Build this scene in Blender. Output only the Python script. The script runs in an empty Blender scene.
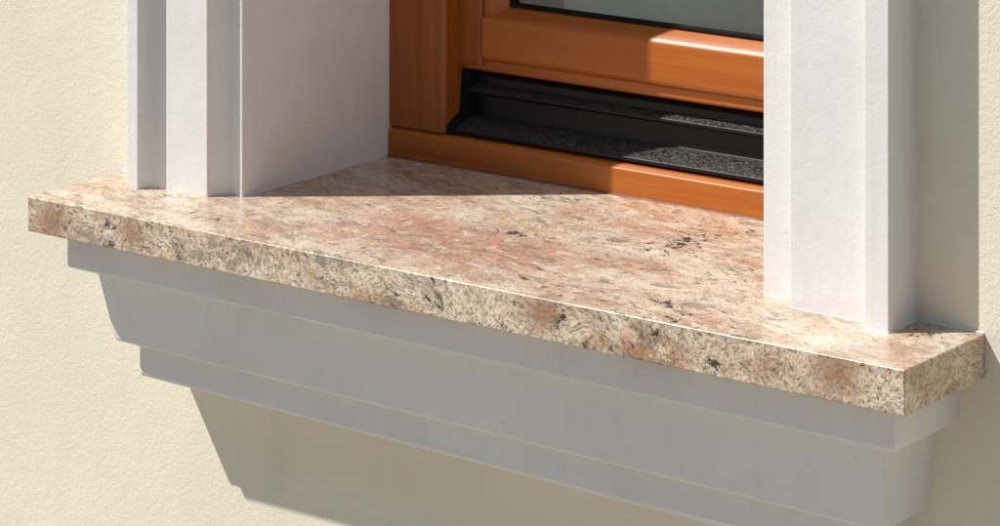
import bpy, bmesh, math, random
from mathutils import Vector
random.seed(3)
S=bpy.context.scene
S.view_settings.view_transform='Standard'; S.view_settings.look='None'; S.view_settings.exposure=0

# ---------------- node helpers
class M:
    def __init__(s,name,bsdf=True):
        s.m=bpy.data.materials.new(name); s.m.use_nodes=True
        s.t=s.m.node_tree; s.t.nodes.clear()
        s.out=s.n('ShaderNodeOutputMaterial')
        if bsdf:
            s.b=s.n('ShaderNodeBsdfPrincipled'); s.l(s.b.outputs[0],s.out.inputs[0])
        s.tc=s.n('ShaderNodeTexCoord')
    def n(s,t): return s.t.nodes.new(t)
    def l(s,a,b): s.t.links.new(a,b)
    def put(s,sock,v):
        if isinstance(v,bpy.types.NodeSocket): s.l(v,sock)
        else:
            if isinstance(v,tuple) and len(v)==3 and sock.type=='RGBA': v=v+(1,)
            sock.default_value=v
    def map(s,scale=(1,1,1),rot=(0,0,0),loc=(0,0,0),src=None):
        m=s.n('ShaderNodeMapping'); s.l(src or s.tc.outputs['Object'],m.inputs[0])
        m.inputs['Scale'].default_value=scale; m.inputs['Rotation'].default_value=rot; m.inputs['Location'].default_value=loc
        return m.outputs[0]
    def noise(s,vec,scale,detail=4,rough=.5,dist=0,col=False):
        n=s.n('ShaderNodeTexNoise'); s.l(vec,n.inputs['Vector']); n.inputs['Scale'].default_value=scale
        n.inputs['Detail'].default_value=detail; n.inputs['Roughness'].default_value=rough; n.inputs['Distortion'].default_value=dist
        return n.outputs['Color' if col else 'Fac']
    def voro(s,vec,scale,feat='F1',out='Color'):
        n=s.n('ShaderNodeTexVoronoi'); n.feature=feat; s.l(vec,n.inputs['Vector']); n.inputs['Scale'].default_value=scale
        return n.outputs[out]
    def ramp(s,f,stops,interp='LINEAR'):
        r=s.n('ShaderNodeValToRGB'); s.l(f,r.inputs[0]); e=r.color_ramp.elements; r.color_ramp.interpolation=interp
        while len(e)<len(stops): e.new(.5)
        for i,(p,c) in enumerate(stops):
            e[i].position=p
            e[i].color=(c,c,c,1) if isinstance(c,(int,float)) else tuple(c)+(1,)
        return r.outputs[0]
    def mix(s,f,a,b,mode='MIX'):
        n=s.n('ShaderNodeMix'); n.data_type='RGBA'; n.blend_type=mode
        s.put(n.inputs[0],f); s.put(n.inputs[6],a); s.put(n.inputs[7],b); return n.outputs[2]
    def math(s,op,a,b=0.0,clamp=False):
        n=s.n('ShaderNodeMath'); n.operation=op; n.use_clamp=clamp; s.put(n.inputs[0],a); s.put(n.inputs[1],b); return n.outputs[0]
    def warp(s,vec,scale,amt,detail=3):
        w=s.noise(vec,scale,detail,.6,0,True)
        a=s.n('ShaderNodeVectorMath'); a.operation='SUBTRACT'; s.l(w,a.inputs[0]); a.inputs[1].default_value=(.5,.5,.5)
        b=s.n('ShaderNodeVectorMath'); b.operation='SCALE'; b.inputs['Scale'].default_value=amt; s.l(a.outputs[0],b.inputs[0])
        c=s.n('ShaderNodeVectorMath'); c.operation='ADD'; s.l(vec,c.inputs[0]); s.l(b.outputs[0],c.inputs[1]); return c.outputs[0]
    def spot(s,vec,p,r,squash=(1,1,1)):
        a=s.n('ShaderNodeVectorMath'); a.operation='SUBTRACT'; s.l(vec,a.inputs[0]); a.inputs[1].default_value=p
        b=s.n('ShaderNodeVectorMath'); b.operation='MULTIPLY'; s.l(a.outputs[0],b.inputs[0]); b.inputs[1].default_value=squash
        c=s.n('ShaderNodeVectorMath'); c.operation='LENGTH'; s.l(b.outputs[0],c.inputs[0])
        d=s.math('DIVIDE',c.outputs['Value'],r); return s.math('SUBTRACT',1.0,d,True)
    def bump(s,h,dist,strength=1.0,prev=None):
        n=s.n('ShaderNodeBump'); s.l(h,n.inputs['Height']); n.inputs['Distance'].default_value=dist; n.inputs['Strength'].default_value=strength
        if prev: s.l(prev,n.inputs['Normal'])
        return n.outputs[0]
    def set(s,**k):
        for a,v in k.items():
            s.put(s.b.inputs[a.replace('_',' ')],v)

def mat_plaster():
    a=M('cream_plaster'); v=a.map()
    big=a.noise(v,2.2,5,.6); mid=a.noise(v,14,4,.6)
    c=a.mix(a.ramp(big,[(.3,0.0),(.7,1.0)]),(.77,.715,.58),(.83,.78,.65))
    c=a.mix(a.ramp(mid,[(.35,.0),(.75,.30)]),c,(.71,.65,.52))
    st=a.noise(a.map((14,14,.8)),1.0,4,.6)
    c=a.mix(a.ramp(st,[(.55,0.0),(.8,.22)]),c,(.50,.46,.38))
    fine=a.noise(v,360,3,.6); co=a.noise(v,150,3,.5)
    h=a.math('ADD',a.math('MULTIPLY',fine,.7),a.math('MULTIPLY',co,.7))
    speck=a.ramp(a.noise(a.map(loc=(5,2,1)),150,3,.7),[(.68,0.0),(.75,.35)])
    c=a.mix(speck,c,(.42,.37,.29))
    n=a.bump(a.noise(v,12,3,.5),.002,.4)
    a.set(Base_Color=c,Roughness=.95,Normal=a.bump(h,.0013,.60,n)); a.b.inputs['Specular IOR Level'].default_value=.2
    return a.m

def mat_white(name='white_masonry_paint',tint=(.74,.728,.71)):
    a=M(name); v=a.map()
    big=a.noise(v,5,5,.6)
    c=a.mix(a.ramp(big,[(.35,0.0),(.7,1.0)]),tint,tuple(min(1,x*1.07) for x in tint))
    st=a.noise(a.map((45,45,2.0)),1.0,5,.65)
    c=a.mix(a.ramp(st,[(.54,0.0),(.80,.18)]),c,(.48,.45,.40))
    cl=a.noise(a.map(loc=(2,2,9)),9,6,.7)
    c=a.mix(a.ramp(cl,[(.52,0.0),(.74,.24)]),c,(.55,.51,.44))
    sp=a.ramp(a.noise(a.map(loc=(3,7,2)),95,3,.75),[(.67,0.0),(.74,.42)])
    c=a.mix(sp,c,(.40,.37,.32))
    fine=a.noise(v,260,3,.6); br=a.noise(a.map((120,120,9)),1.0,4,.6); lo=a.noise(v,16,3,.5)
    n=a.bump(lo,.003,.5); n=a.bump(br,.0005,.6,n)
    a.set(Base_Color=c,Roughness=.6,Normal=a.bump(fine,.0006,.6,n))
    return a.m

def mat_granite():
    a=M('pink_beige_granite')
    base=a.map()
    # the sawn top shows the bedding face-on (cloudy); the edges cut across it (speckled)
    nz_=a.n('ShaderNodeSeparateXYZ'); a.l(a.tc.outputs['Normal'],nz_.inputs[0])
    edge=a.math('SUBTRACT',1.0,a.math('ABSOLUTE',nz_.outputs[2]),True)
    W=a.warp(base,6,.08); W=a.warp(W,60,.006,3)
    R=a.map((1,1,1),(0,0,math.radians(14)),(0,0,0),W)
    def mp(sc,loc=(0,0,0)): return a.map(sc,(0,0,0),loc,R)
    c=a.ramp(a.noise(mp((.32,1,1)),18,10,.72),[(.30,(.38,.23,.155)),(.41,(.59,.42,.305)),(.48,(.72,.585,.455)),(.56,(.80,.71,.585)),(.65,(.74,.615,.475)),(.78,(.50,.37,.25))])
    rs=a.ramp(a.noise(mp((.45,1,1),(3,1,2)),7.5,10,.74),[(.48,0.0),(.62,.70)])
    c=a.mix(rs,c,(.56,.315,.22))
    c=a.mix(a.ramp(a.math('ADD',a.math('MULTIPLY',a.noise(mp((.5,1,1)),30,6,.7),.8),a.spot(W,(-.641,.125,0),.17,(.75,1.2,1))),[(.55,0.0),(1.0,.6)]),c,(.54,.25,.165))
    c=a.mix(a.ramp(a.noise(mp((.5,1,1),(7,4,5)),12,9,.74),[(.54,0.0),(.66,.62)]),c,(.53,.35,.17))
    c=a.mix(a.ramp(a.noise(mp((.6,1,1),(1,5,5)),60,5,.7),[(.54,0.0),(.61,.70)]),c,(.84,.77,.66))
    sep=a.n('ShaderNodeSeparateColor'); a.l(a.voro(mp((.75,1,1)),460),sep.inputs[0])
    c=a.mix(a.math('ADD',.36,a.math('MULTIPLY',edge,.30)),c,a.ramp(sep.outputs[0],[(0,(.30,.26,.23)),(.25,(.66,.59,.53)),(.6,(.98,.94,.90)),(1,(1,1,1))]),'MULTIPLY')
    g=a.noise(mp((.8,1,1),(8,8,8)),280,3,.8)
    c=a.mix(a.math('ADD',.46,a.math('MULTIPLY',edge,.26)),c,a.ramp(g,[(.38,(.34,.30,.27)),(.49,(.98,.95,.92)),(.64,(1.22,1.20,1.18))]),'MULTIPLY')
    # grey-green quartz streaks
    gq=a.ramp(a.noise(mp((.42,1,1),(1,9,3)),54,8,.74),[(.53,0.0),(.58,.80)])
    gm=a.ramp(a.noise(mp((.45,1,1),(9,3,3)),7,4,.6),[(.42,.15),(.58,1.0)])
    c=a.mix(a.math('MULTIPLY',gq,a.math('MAXIMUM',gm,a.math('MULTIPLY',edge,.6))),c,(.24,.225,.19))
    # brown + dark specks
    c=a.mix(a.ramp(a.noise(mp((.65,1,1),(11,3,8)),130,5,.76),[(.595,0.0),(.635,.75)]),c,(.18,.105,.065))
    sm=a.math('ADD',a.noise(mp((.7,1,1),(1,13,4)),200,3,.7),a.math('MULTIPLY',edge,.03))
    c=a.mix(a.ramp(sm,[(.64,0.0),(.68,.85)]),c,(.055,.05,.045))
    # black biotite
    bm=a.ramp(a.noise(mp((.45,1,1),(2,8,6)),7,5,.65),[(.45,0.0),(.60,1.0)])
    bk=a.ramp(a.noise(mp((.50,1,1),(6,6,1)),85,8,.76),[(.565,0.0),(.60,.92)])
    c=a.mix(a.math('MULTIPLY',bk,bm),c,(.030,.030,.032))
    nz=a.noise(a.map((.8,1,1),(0,0,math.radians(60)),(4,4,4),W),85,8,.76)
    bl=None
    for p,r,q in (((-.435,.271,0),.09,(1.5,.8,1)),((-.50,.235,0),.04,(1,1.6,1)),((-.217,0,-.03),.024,(1,1,1)),((-.285,0,-.012),.018,(1,1,1)),((-.40,.0,-.02),.03,(1,1,1)),((-.05,.12,0),.05,(.6,1.4,1)),((-.93,.05,0),.04,(.6,1.5,1)),((-.30,.06,0),.05,(.6,1.6,1)),((-.60,.20,0),.06,(.6,1.8,1)),((-.56,0,-.02),.03,(1,1,1))):
        m=a.spot(base,p,r,q)
        bl=m if bl is None else a.math('MAXIMUM',bl,m)
    c=a.mix(a.ramp(a.math('ADD',nz,a.math('MULTIPLY',bl,.14)),[(.635,0.0),(.67,.95)]),c,(.022,.022,.024))
    rl=None
    for p,r in (((-.733,0,-.018),.022),((-.07,0,-.02),.05),((-.995,0,-.02),.03),((-1.12,0,-.02),.04),((-.42,0,-.02),.04)):
        m=a.spot(W,p,r); rl=m if rl is None else a.math('MAXIMUM',rl,m)
    c=a.mix(a.ramp(a.math('ADD',g,a.math('MULTIPLY',rl,.30)),[(.58,0.0),(.74,.75)]),c,(.28,.12,.04))
    r=a.ramp(a.noise(base,30,5,.6),[(.3,.19),(.7,.36)])
    a.set(Base_Color=c,Roughness=r,Normal=a.bump(a.noise(base,150,3,.5),.0002,.3)); a.b.inputs['IOR'].default_value=1.55
    return a.m

def mat_wood(name,vertical):
    a=M(name)
    v=a.map((1,1,.035) if vertical else (.035,1,1)); v=a.warp(v,6,.02,2)
    g=a.noise(v,70,4,.5); g2=a.noise(v,14,3,.5); fine=a.noise(a.map((1,1,.015) if vertical else (.015,1,1)),520,3,.6)
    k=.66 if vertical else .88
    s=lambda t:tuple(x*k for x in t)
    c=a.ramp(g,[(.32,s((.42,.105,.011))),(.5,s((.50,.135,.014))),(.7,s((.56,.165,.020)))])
    c=a.mix(a.ramp(g2,[(.45,.0),(.70,.35)]),c,s((.36,.08,.008)))
    c=a.mix(a.ramp(fine,[(.5,0.0),(.72,.30)]),c,s((.25,.05,.007)))
    a.set(Base_Color=c,Roughness=a.ramp(g2,[(.3,.32),(.7,.46)]),Normal=a.bump(fine,.0003,.4))
    a.b.inputs['Coat Weight'].default_value=.18; a.b.inputs['Coat Roughness'].default_value=.22; a.b.inputs['Specular IOR Level'].default_value=.35
    return a.m

def mat_simple(name,col,rough,metal=0,bs=200,bd=.0003,spec=.5):
    a=M(name); v=a.map()
    c=a.mix(a.ramp(a.noise(v,25,5,.65),[(.35,0.0),(.7,1.0)]),col,tuple(x*1.3+.002 for x in col))
    a.set(Base_Color=c,Roughness=a.ramp(a.noise(v,40,4,.6),[(.3,rough*.8),(.7,min(1,rough*1.25))]),Metallic=metal,Normal=a.bump(a.noise(v,bs,3,.5),bd,.6))
    a.b.inputs['Specular IOR Level'].default_value=spec
    return a.m

def mat_rail():
    a=M('dark_anodised_aluminium'); v=a.map()
    nz=a.n('ShaderNodeSeparateXYZ'); a.l(a.tc.outputs['Normal'],nz.inputs[0])
    up=a.ramp(nz.outputs[2],[(.55,0.0),(.95,1.0)])
    d=a.math('MULTIPLY',up,a.ramp(a.noise(v,300,4,.75),[(.42,.0),(.66,.75)]))
    c=a.mix(d,(.006,.006,.007),(.16,.15,.135))
    a.set(Base_Color=c,Roughness=a.mix(d,(.34,.34,.34),(.8,.8,.8)),Normal=a.bump(a.noise(v,900,3,.5),.0003,.5))
    a.b.inputs['Specular IOR Level'].default_value=.32
    return a.m

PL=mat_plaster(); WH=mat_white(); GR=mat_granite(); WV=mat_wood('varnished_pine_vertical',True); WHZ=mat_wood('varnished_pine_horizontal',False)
BLK=mat_rail(); RUB=mat_simple('black_rubber',(.005,.005,.005),.8,0,200,.0003,.2)
CAU_SHADE=mat_simple('shadow_brown_sealant',(.16,.07,.03),.6)  # dark brown puts the thin contact shadow into the bead colour
ROOM=mat_simple('room_plaster',(.60,.62,.63),.9); INS=mat_simple('inner_sill_paint',(.70,.73,.74),.5)
a=M('glass',False)
tr=a.n('ShaderNodeBsdfTransparent'); tr.inputs[0].default_value=(.86,.94,.95,1)
gl=a.n('ShaderNodeBsdfGlossy'); gl.inputs['Roughness'].default_value=.01; gl.inputs[0].default_value=(.86,.96,1,1)
fr_=a.n('ShaderNodeFresnel'); fr_.inputs[0].default_value=2.9
mx=a.n('ShaderNodeMixShader'); a.l(fr_.outputs[0],mx.inputs[0]); a.l(tr.outputs[0],mx.inputs[1]); a.l(gl.outputs[0],mx.inputs[2]); a.l(mx.outputs[0],a.out.inputs[0])
GL=a.m
a=M('pavement'); v=a.map()
c=a.ramp(a.noise(v,1.5,8,.65),[(.3,(.28,.25,.205)),(.7,(.39,.35,.285))]); c=a.mix(a.ramp(a.noise(v,60,3,.6),[(.4,0.0),(.7,.5)]),c,(.19,.17,.14))
a.set(Base_Color=c,Roughness=.9,Normal=a.bump(a.noise(v,90,3,.6),.004)); GD=a.m

# ---------------- mesh helpers
def obj(name,bm,mat,parent=None,bev=0,seg=2,smooth=False):
    bmesh.ops.recalc_face_normals(bm,faces=bm.faces)
    me=bpy.data.meshes.new(name); bm.to_mesh(me); bm.free(); me.materials.append(mat)
    o=bpy.data.objects.new(name,me); S.collection.objects.link(o)
    if parent: o.parent=parent
    if bev:
        m=o.modifiers.new('b','BEVEL'); m.width=bev; m.segments=seg; m.limit_method='ANGLE'; m.angle_limit=math.radians(25); m.harden_normals=True
    if smooth or bev:
        for p in me.polygons: p.use_smooth=True
        try: me.set_sharp_from_angle(angle=math.radians(30))
        except Exception: pass
    return o
def empty(name):
    o=bpy.data.objects.new(name,None); S.collection.objects.link(o); return o
def prism(pts,axis,a0,a1):
    bm=bmesh.new()
    f=lambda p,t:(p[0],p[1],t) if axis=='z' else (t,p[0],p[1])
    A=[bm.verts.new(f(p,a0)) for p in pts]; B=[bm.verts.new(f(p,a1)) for p in pts]
    n=len(pts)
    for i in range(n): bm.faces.new((A[i],A[(i+1)%n],B[(i+1)%n],B[i]))
    bm.faces.new(A); bm.faces.new(B[::-1]); return bm
def box(x0,x1,y0,y1,z0,z1): return prism([(x0,y0),(x1,y0),(x1,y1),(x0,y1)],'z',z0,z1)

WY=.156     # facade plane
XL,XR=-1.157,0.0
TOP=1.55    # opening head
def fall(x): return 1+.105*max(0,min(1,(x-XL)/(XR-XL)))

# ---------------- ground
bm=bmesh.new(); v=[bm.verts.new(p) for p in ((-150,-150,-1),(150,-150,-1),(150,150,-1),(-150,150,-1))]; bm.faces.new(v)
obj('ground',bm,GD)

# ---------------- wall with opening
bm=bmesh.new()
xs=[-6,-1.02,-.19,5]; zs=[-1.02,-.06,TOP+.04,3.6]; yb=.55
def quad(*p): bm.faces.new([bm.verts.new(q) for q in p])
for i in range(3):
    for j in range(3):
        if i==1 and j==1: continue
        quad((xs[i],WY,zs[j]),(xs[i+1],WY,zs[j]),(xs[i+1],WY,zs[j+1]),(xs[i],WY,zs[j+1]))
        quad((xs[i],yb,zs[j]),(xs[i+1],yb,zs[j]),(xs[i+1],yb,zs[j+1]),(xs[i],yb,zs[j+1]))
for (p,q) in (((xs[1],zs[1]),(xs[2],zs[1])),((xs[2],zs[1]),(xs[2],zs[2])),((xs[2],zs[2]),(xs[1],zs[2])),((xs[1],zs[2]),(xs[1],zs[1])),
              ((xs[0],zs[0]),(xs[3],zs[0])),((xs[3],zs[0]),(xs[3],zs[3])),((xs[3],zs[3]),(xs[0],zs[3])),((xs[0],zs[3]),(xs[0],zs[0]))):
    quad((p[0],WY,p[1]),(q[0],WY,q[1]),(q[0],yb,q[1]),(p[0],yb,p[1]))
bmesh.ops.remove_doubles(bm,verts=bm.verts,dist=1e-5)
obj('house_wall',bm,PL)

# ---------------- granite sill (T-shaped slab)
xi0,xi1=-.9566,-.250
pts=[(XL,0),(XR,0),(XR,WY+.004),(xi1-.001,WY+.004),(xi1-.001,.47),(xi0+.001,.47),(xi0+.001,WY+.004),(XL,WY+.004)]
bm=prism(pts,'z',-.040,0)
for q in bm.verts:
    if q.co.z<-.01: q.co.z*=fall(q.co.x)
obj('granite_window_sill',bm,GR,bev=.0018,seg=3)

# ---------------- cornice under sill
lv=[(.032,-.0405),(.032,-.081),(.034,-.0835),(.053,-.0865),(.0565,-.090),(.0705,-.1665),(.073,-.169),(.087,-.1715),(.0905,-.174),(.0905,-.206),(.093,-.210)]
bm=bmesh.new(); rows=[]
for s,z in lv:
    rows.append([bm.verts.new((x,y,z*fall(x))) for x,y in ((XL+s,WY+.003),(XL+s,s),(XR-s*.93,s),(XR-s*.93,WY+.003))])
for i in range(len(rows)-1):
    for k in range(3): bm.faces.new((rows[i][k],rows[i][k+1],rows[i+1][k+1],rows[i+1][k]))
    bm.faces.new((rows[i][3],rows[i][0],rows[i+1][0],rows[i+1][3]))
bm.faces.new(rows[0]); bm.faces.new(rows[-1][::-1])
obj('sill_cornice',bm,WH,bev=.0014,seg=2)

# ---------------- window surround (architrave + reveals)
sur=empty('window_surround')
L=[(-1.096,WY+.004),(-1.096,.100),(-1.078,.100),(-1.0765,.106),(-1.072,.1125),(-1.066,.1165),(-1.057,.1185),(-1.055,.121),(-.989,.121),(-.988,.128),(-.983,.136),(-.976,.142),(-.975,.145),(-.9566,.145),(-.9566,.52),(-1.018,.52),(-1.018,WY+.004)]
R=[(-.076,WY+.004),(-.076,.100),(-.104,.100),(-.106,.121),(-.203,.121),(-.206,.145),(-.250,.145),(-.250,.52),(-.192,.52),(-.192,WY+.004)]
obj('jamb_left',prism(L,'z',-.004,TOP),WH,sur,bev=.0014)
obj('jamb_right',prism(R,'z',-.004,TOP),WH,sur,bev=.0014)
head=[(WY+.004,TOP+.15),(.100,TOP+.15),(.100,TOP+.125),(.121,TOP+.105),(.121,TOP+.04),(.145,TOP+.025),(.145,TOP+.001),(.52,TOP+.001),(.52,TOP+.038),(WY+.004,TOP+.038)]
obj('lintel',prism(head,'x',-1.096,-.076),WH,sur,bev=.0014)
def bead(name,path,r):
    bm=bmesh.new(); rings=[]
    N=6; pp=[]
    for (p,q) in zip(path[:-1],path[1:]):
        p=Vector(p);q=Vector(q); k=max(2,int((q-p).length/.006))
        for i in range(k): pp.append(p.lerp(q,i/k))
    pp.append(Vector(path[-1]))
    for i,p in enumerate(pp):
        d=(pp[min(i+1,len(pp)-1)]-pp[max(i-1,0)]).normalized()
        u=d.cross(Vector((.31,.52,.79))).normalized(); w=d.cross(u)
        rr=r*(.6+.8*random.random())
        rings.append([bm.verts.new(p+(u*math.cos(t*2*math.pi/N)+w*math.sin(t*2*math.pi/N))*rr) for t in range(N)])
    for A,B in zip(rings[:-1],rings[1:]):
        for t in range(N): bm.faces.new((A[t],A[(t+1)%N],B[(t+1)%N],B[t]))
    obj(name,bm,WH,sur,smooth=True)
bead('filler_right',[(-.076,.100,0),(-.076,WY,0),(-.001,WY,0)],.0019)
bead('filler_left',[(-1.155,WY,0),(-1.097,WY,0)],.0026)
bead('filler_wall',[(-.0765,WY,0),(-.0765,WY,TOP)],.0013)
bead('filler_jamb_front',[(-.250,.145,-.0004),(-.206,.145,-.0004),(-.203,.121,-.0004),(-.106,.121,-.0004),(-.104,.100,-.0004),(-.076,.100,-.0004)],.0012)
bead('filler_reveal',[(-.9566,.145,-.0004),(-.9566,.41,-.0004)],.0012)

# ---------------- window
win=empty('wooden_window')
FY=.413; SY=FY+.026
x0,x1=xi0+.0005,xi1-.0005
fl,fr=-.872,-.335
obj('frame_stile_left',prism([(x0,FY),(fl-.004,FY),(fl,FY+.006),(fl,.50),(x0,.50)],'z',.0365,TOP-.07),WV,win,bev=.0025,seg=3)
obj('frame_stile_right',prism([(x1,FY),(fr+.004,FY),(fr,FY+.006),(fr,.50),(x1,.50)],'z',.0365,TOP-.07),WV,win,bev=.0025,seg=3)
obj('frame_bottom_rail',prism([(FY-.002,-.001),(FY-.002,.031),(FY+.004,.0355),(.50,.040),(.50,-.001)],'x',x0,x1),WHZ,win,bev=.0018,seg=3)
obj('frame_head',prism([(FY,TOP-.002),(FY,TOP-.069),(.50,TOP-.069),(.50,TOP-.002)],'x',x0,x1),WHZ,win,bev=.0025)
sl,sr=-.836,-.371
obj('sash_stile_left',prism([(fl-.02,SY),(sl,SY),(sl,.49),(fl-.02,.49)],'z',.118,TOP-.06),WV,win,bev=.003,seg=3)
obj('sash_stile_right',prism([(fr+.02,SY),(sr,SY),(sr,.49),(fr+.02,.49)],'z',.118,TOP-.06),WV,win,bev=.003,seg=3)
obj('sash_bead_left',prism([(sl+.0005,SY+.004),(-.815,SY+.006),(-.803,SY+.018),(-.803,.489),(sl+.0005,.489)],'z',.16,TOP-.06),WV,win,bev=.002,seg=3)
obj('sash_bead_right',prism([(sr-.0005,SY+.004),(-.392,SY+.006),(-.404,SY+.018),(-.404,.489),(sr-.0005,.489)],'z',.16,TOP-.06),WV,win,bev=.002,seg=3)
obj('sash_bottom_rail',prism([(SY+.001,.127),(SY-.001,.131),(SY-.001,.175),(SY+.003,.181),(SY+.021,.192),(.488,.192),(.488,.114),(SY+.008,.114),(SY+.008,.125)],'x',sl+.0008,sr-.0008),WHZ,win,bev=.0018,seg=3)
obj('sash_lower_lip',prism([(SY+.006,.1255),(SY+.006,.1135),(SY+.010,.1105),(.487,.1105),(.487,.1255)],'x',fl-.015,fr+.015),WHZ,win,bev=.0015)
obj('sash_head',prism([(SY,TOP-.059),(SY,TOP-.13),(.489,TOP-.13),(.489,TOP-.059)],'x',sl+.0008,sr-.0008),WHZ,win,bev=.002)
gx0,gx1=-.803,-.404
obj('gasket_bottom',box(gx0,gx1,SY+.016,SY+.024,.190,.1945),RUB,win,bev=.001)
obj('gasket_left',box(gx0-.001,gx0+.003,SY+.014,SY+.024,.190,TOP-.13),RUB,win,bev=.001)
obj('gasket_right',box(gx1-.003,gx1+.001,SY+.014,SY+.024,.190,TOP-.13),RUB,win,bev=.001)
bm=bmesh.new(); bm.faces.new([bm.verts.new(p) for p in ((gx0-.002,SY+.022,.186),(gx1+.002,SY+.022,.186),(gx1+.002,SY+.022,TOP-.125),(gx0-.002,SY+.022,TOP-.125))])
obj('glass_pane',bm,GL,win)
rp=[(FY+.010,.0375),(FY+.006,.040),(FY+.006,.0435),(FY+.010,.046),(FY+.034,.053),(FY+.046,.054),(FY+.048,.080),(FY+.037,.081),(FY+.033,.084),(FY+.033,.0875),(FY+.038,.090),(FY+.048,.0925),(FY+.049,.101),(FY+.060,.103),(FY+.060,.0375)]
obj('rain_rail',prism(rp,'x',fl+.0118,fr-.0118),BLK,win,bev=.0008,seg=2)
capp=[(FY+.004,.0375),(FY+.004,.046),(FY+.03,.060),(FY+.034,.110),(FY+.056,.110),(FY+.056,.0375)]
obj('rain_rail_cap_left',prism(capp,'x',fl+.0005,fl+.011),RUB,win,bev=.001)
obj('rain_rail_cap_right',prism(capp,'x',fr-.011,fr-.0005),RUB,win,bev=.001)
obj('seal_void',box(fl+.0003,fr-.0003,FY+.061,FY+.07,.04,.122),RUB,win)
obj('sealant_shadow_line',prism([(FY-.0050,-.0002),(FY-.0035,.0018),(FY-.001,.0025),(FY-.001,-.0002)],'x',x0,x1),CAU_SHADE,win)  # bead coloured dark as the thin shadow where frame meets slab

# ---------------- room behind
bm=box(-2.2,1.2,.551,3.5,-.9,2.4)
bm.faces.ensure_lookup_table()
kill=[f for f in bm.faces if abs(f.calc_center_median().y-.551)<.01]
bmesh.ops.delete(bm,geom=kill,context='FACES')
obj('room',bm,ROOM)
obj('inner_window_board',box(-1.0,-.2,.50,.70,.10,.125),INS,bev=.003)
bm=bmesh.new(); prev=None
for i in range(161):
    x=-1.0+i*.8/160; y=.535+.010*math.sin(x*62)+.005*math.sin(x*131+1)
    cur=(bm.verts.new((x,y,.128)),bm.verts.new((x,y,1.5)))
    if prev: bm.faces.new((prev[0],cur[0],cur[1],prev[1]))
    prev=cur
obj('added_reflection_curtain',bm,mat_simple('reflection_tint_fabric',(.68,.76,.79),.9),smooth=True)  # added pleated sheet; pale teal colour stands in for the reflection in the glass

# ---------------- light
sd=Vector((1.25,1,-2.0)).normalized()
sun=bpy.data.lights.new('sun','SUN'); sun.energy=5; sun.angle=math.radians(.5); sun.color=(1,.965,.905)
so=bpy.data.objects.new('sun',sun); S.collection.objects.link(so); so.rotation_euler=sd.to_track_quat('-Z','Y').to_euler(); so.location=(-3,-4,5)
w=bpy.data.worlds.new('World'); S.world=w; w.use_nodes=True; nt=w.node_tree
bg=nt.nodes['Background']; sky=nt.nodes.new('ShaderNodeTexSky'); sky.sky_type='NISHITA'; sky.sun_disc=False
sky.sun_elevation=math.asin(-sd.z); sky.sun_rotation=math.atan2(-sd.x,-sd.y)
nt.links.new(sky.outputs[0],bg.inputs[0]); bg.inputs[1].default_value=.072

# ---------------- camera
cam=bpy.data.cameras.new('camera'); co=bpy.data.objects.new('camera',cam); S.collection.objects.link(co)
co.location=(1.606,-2.771,.915); co.rotation_euler=(math.radians(90),0,math.radians(36.94))
cam.sensor_width=36; cam.lens=121.4; cam.shift_y=-.863; cam.clip_end=1000; cam.clip_start=.05
S.camera=co
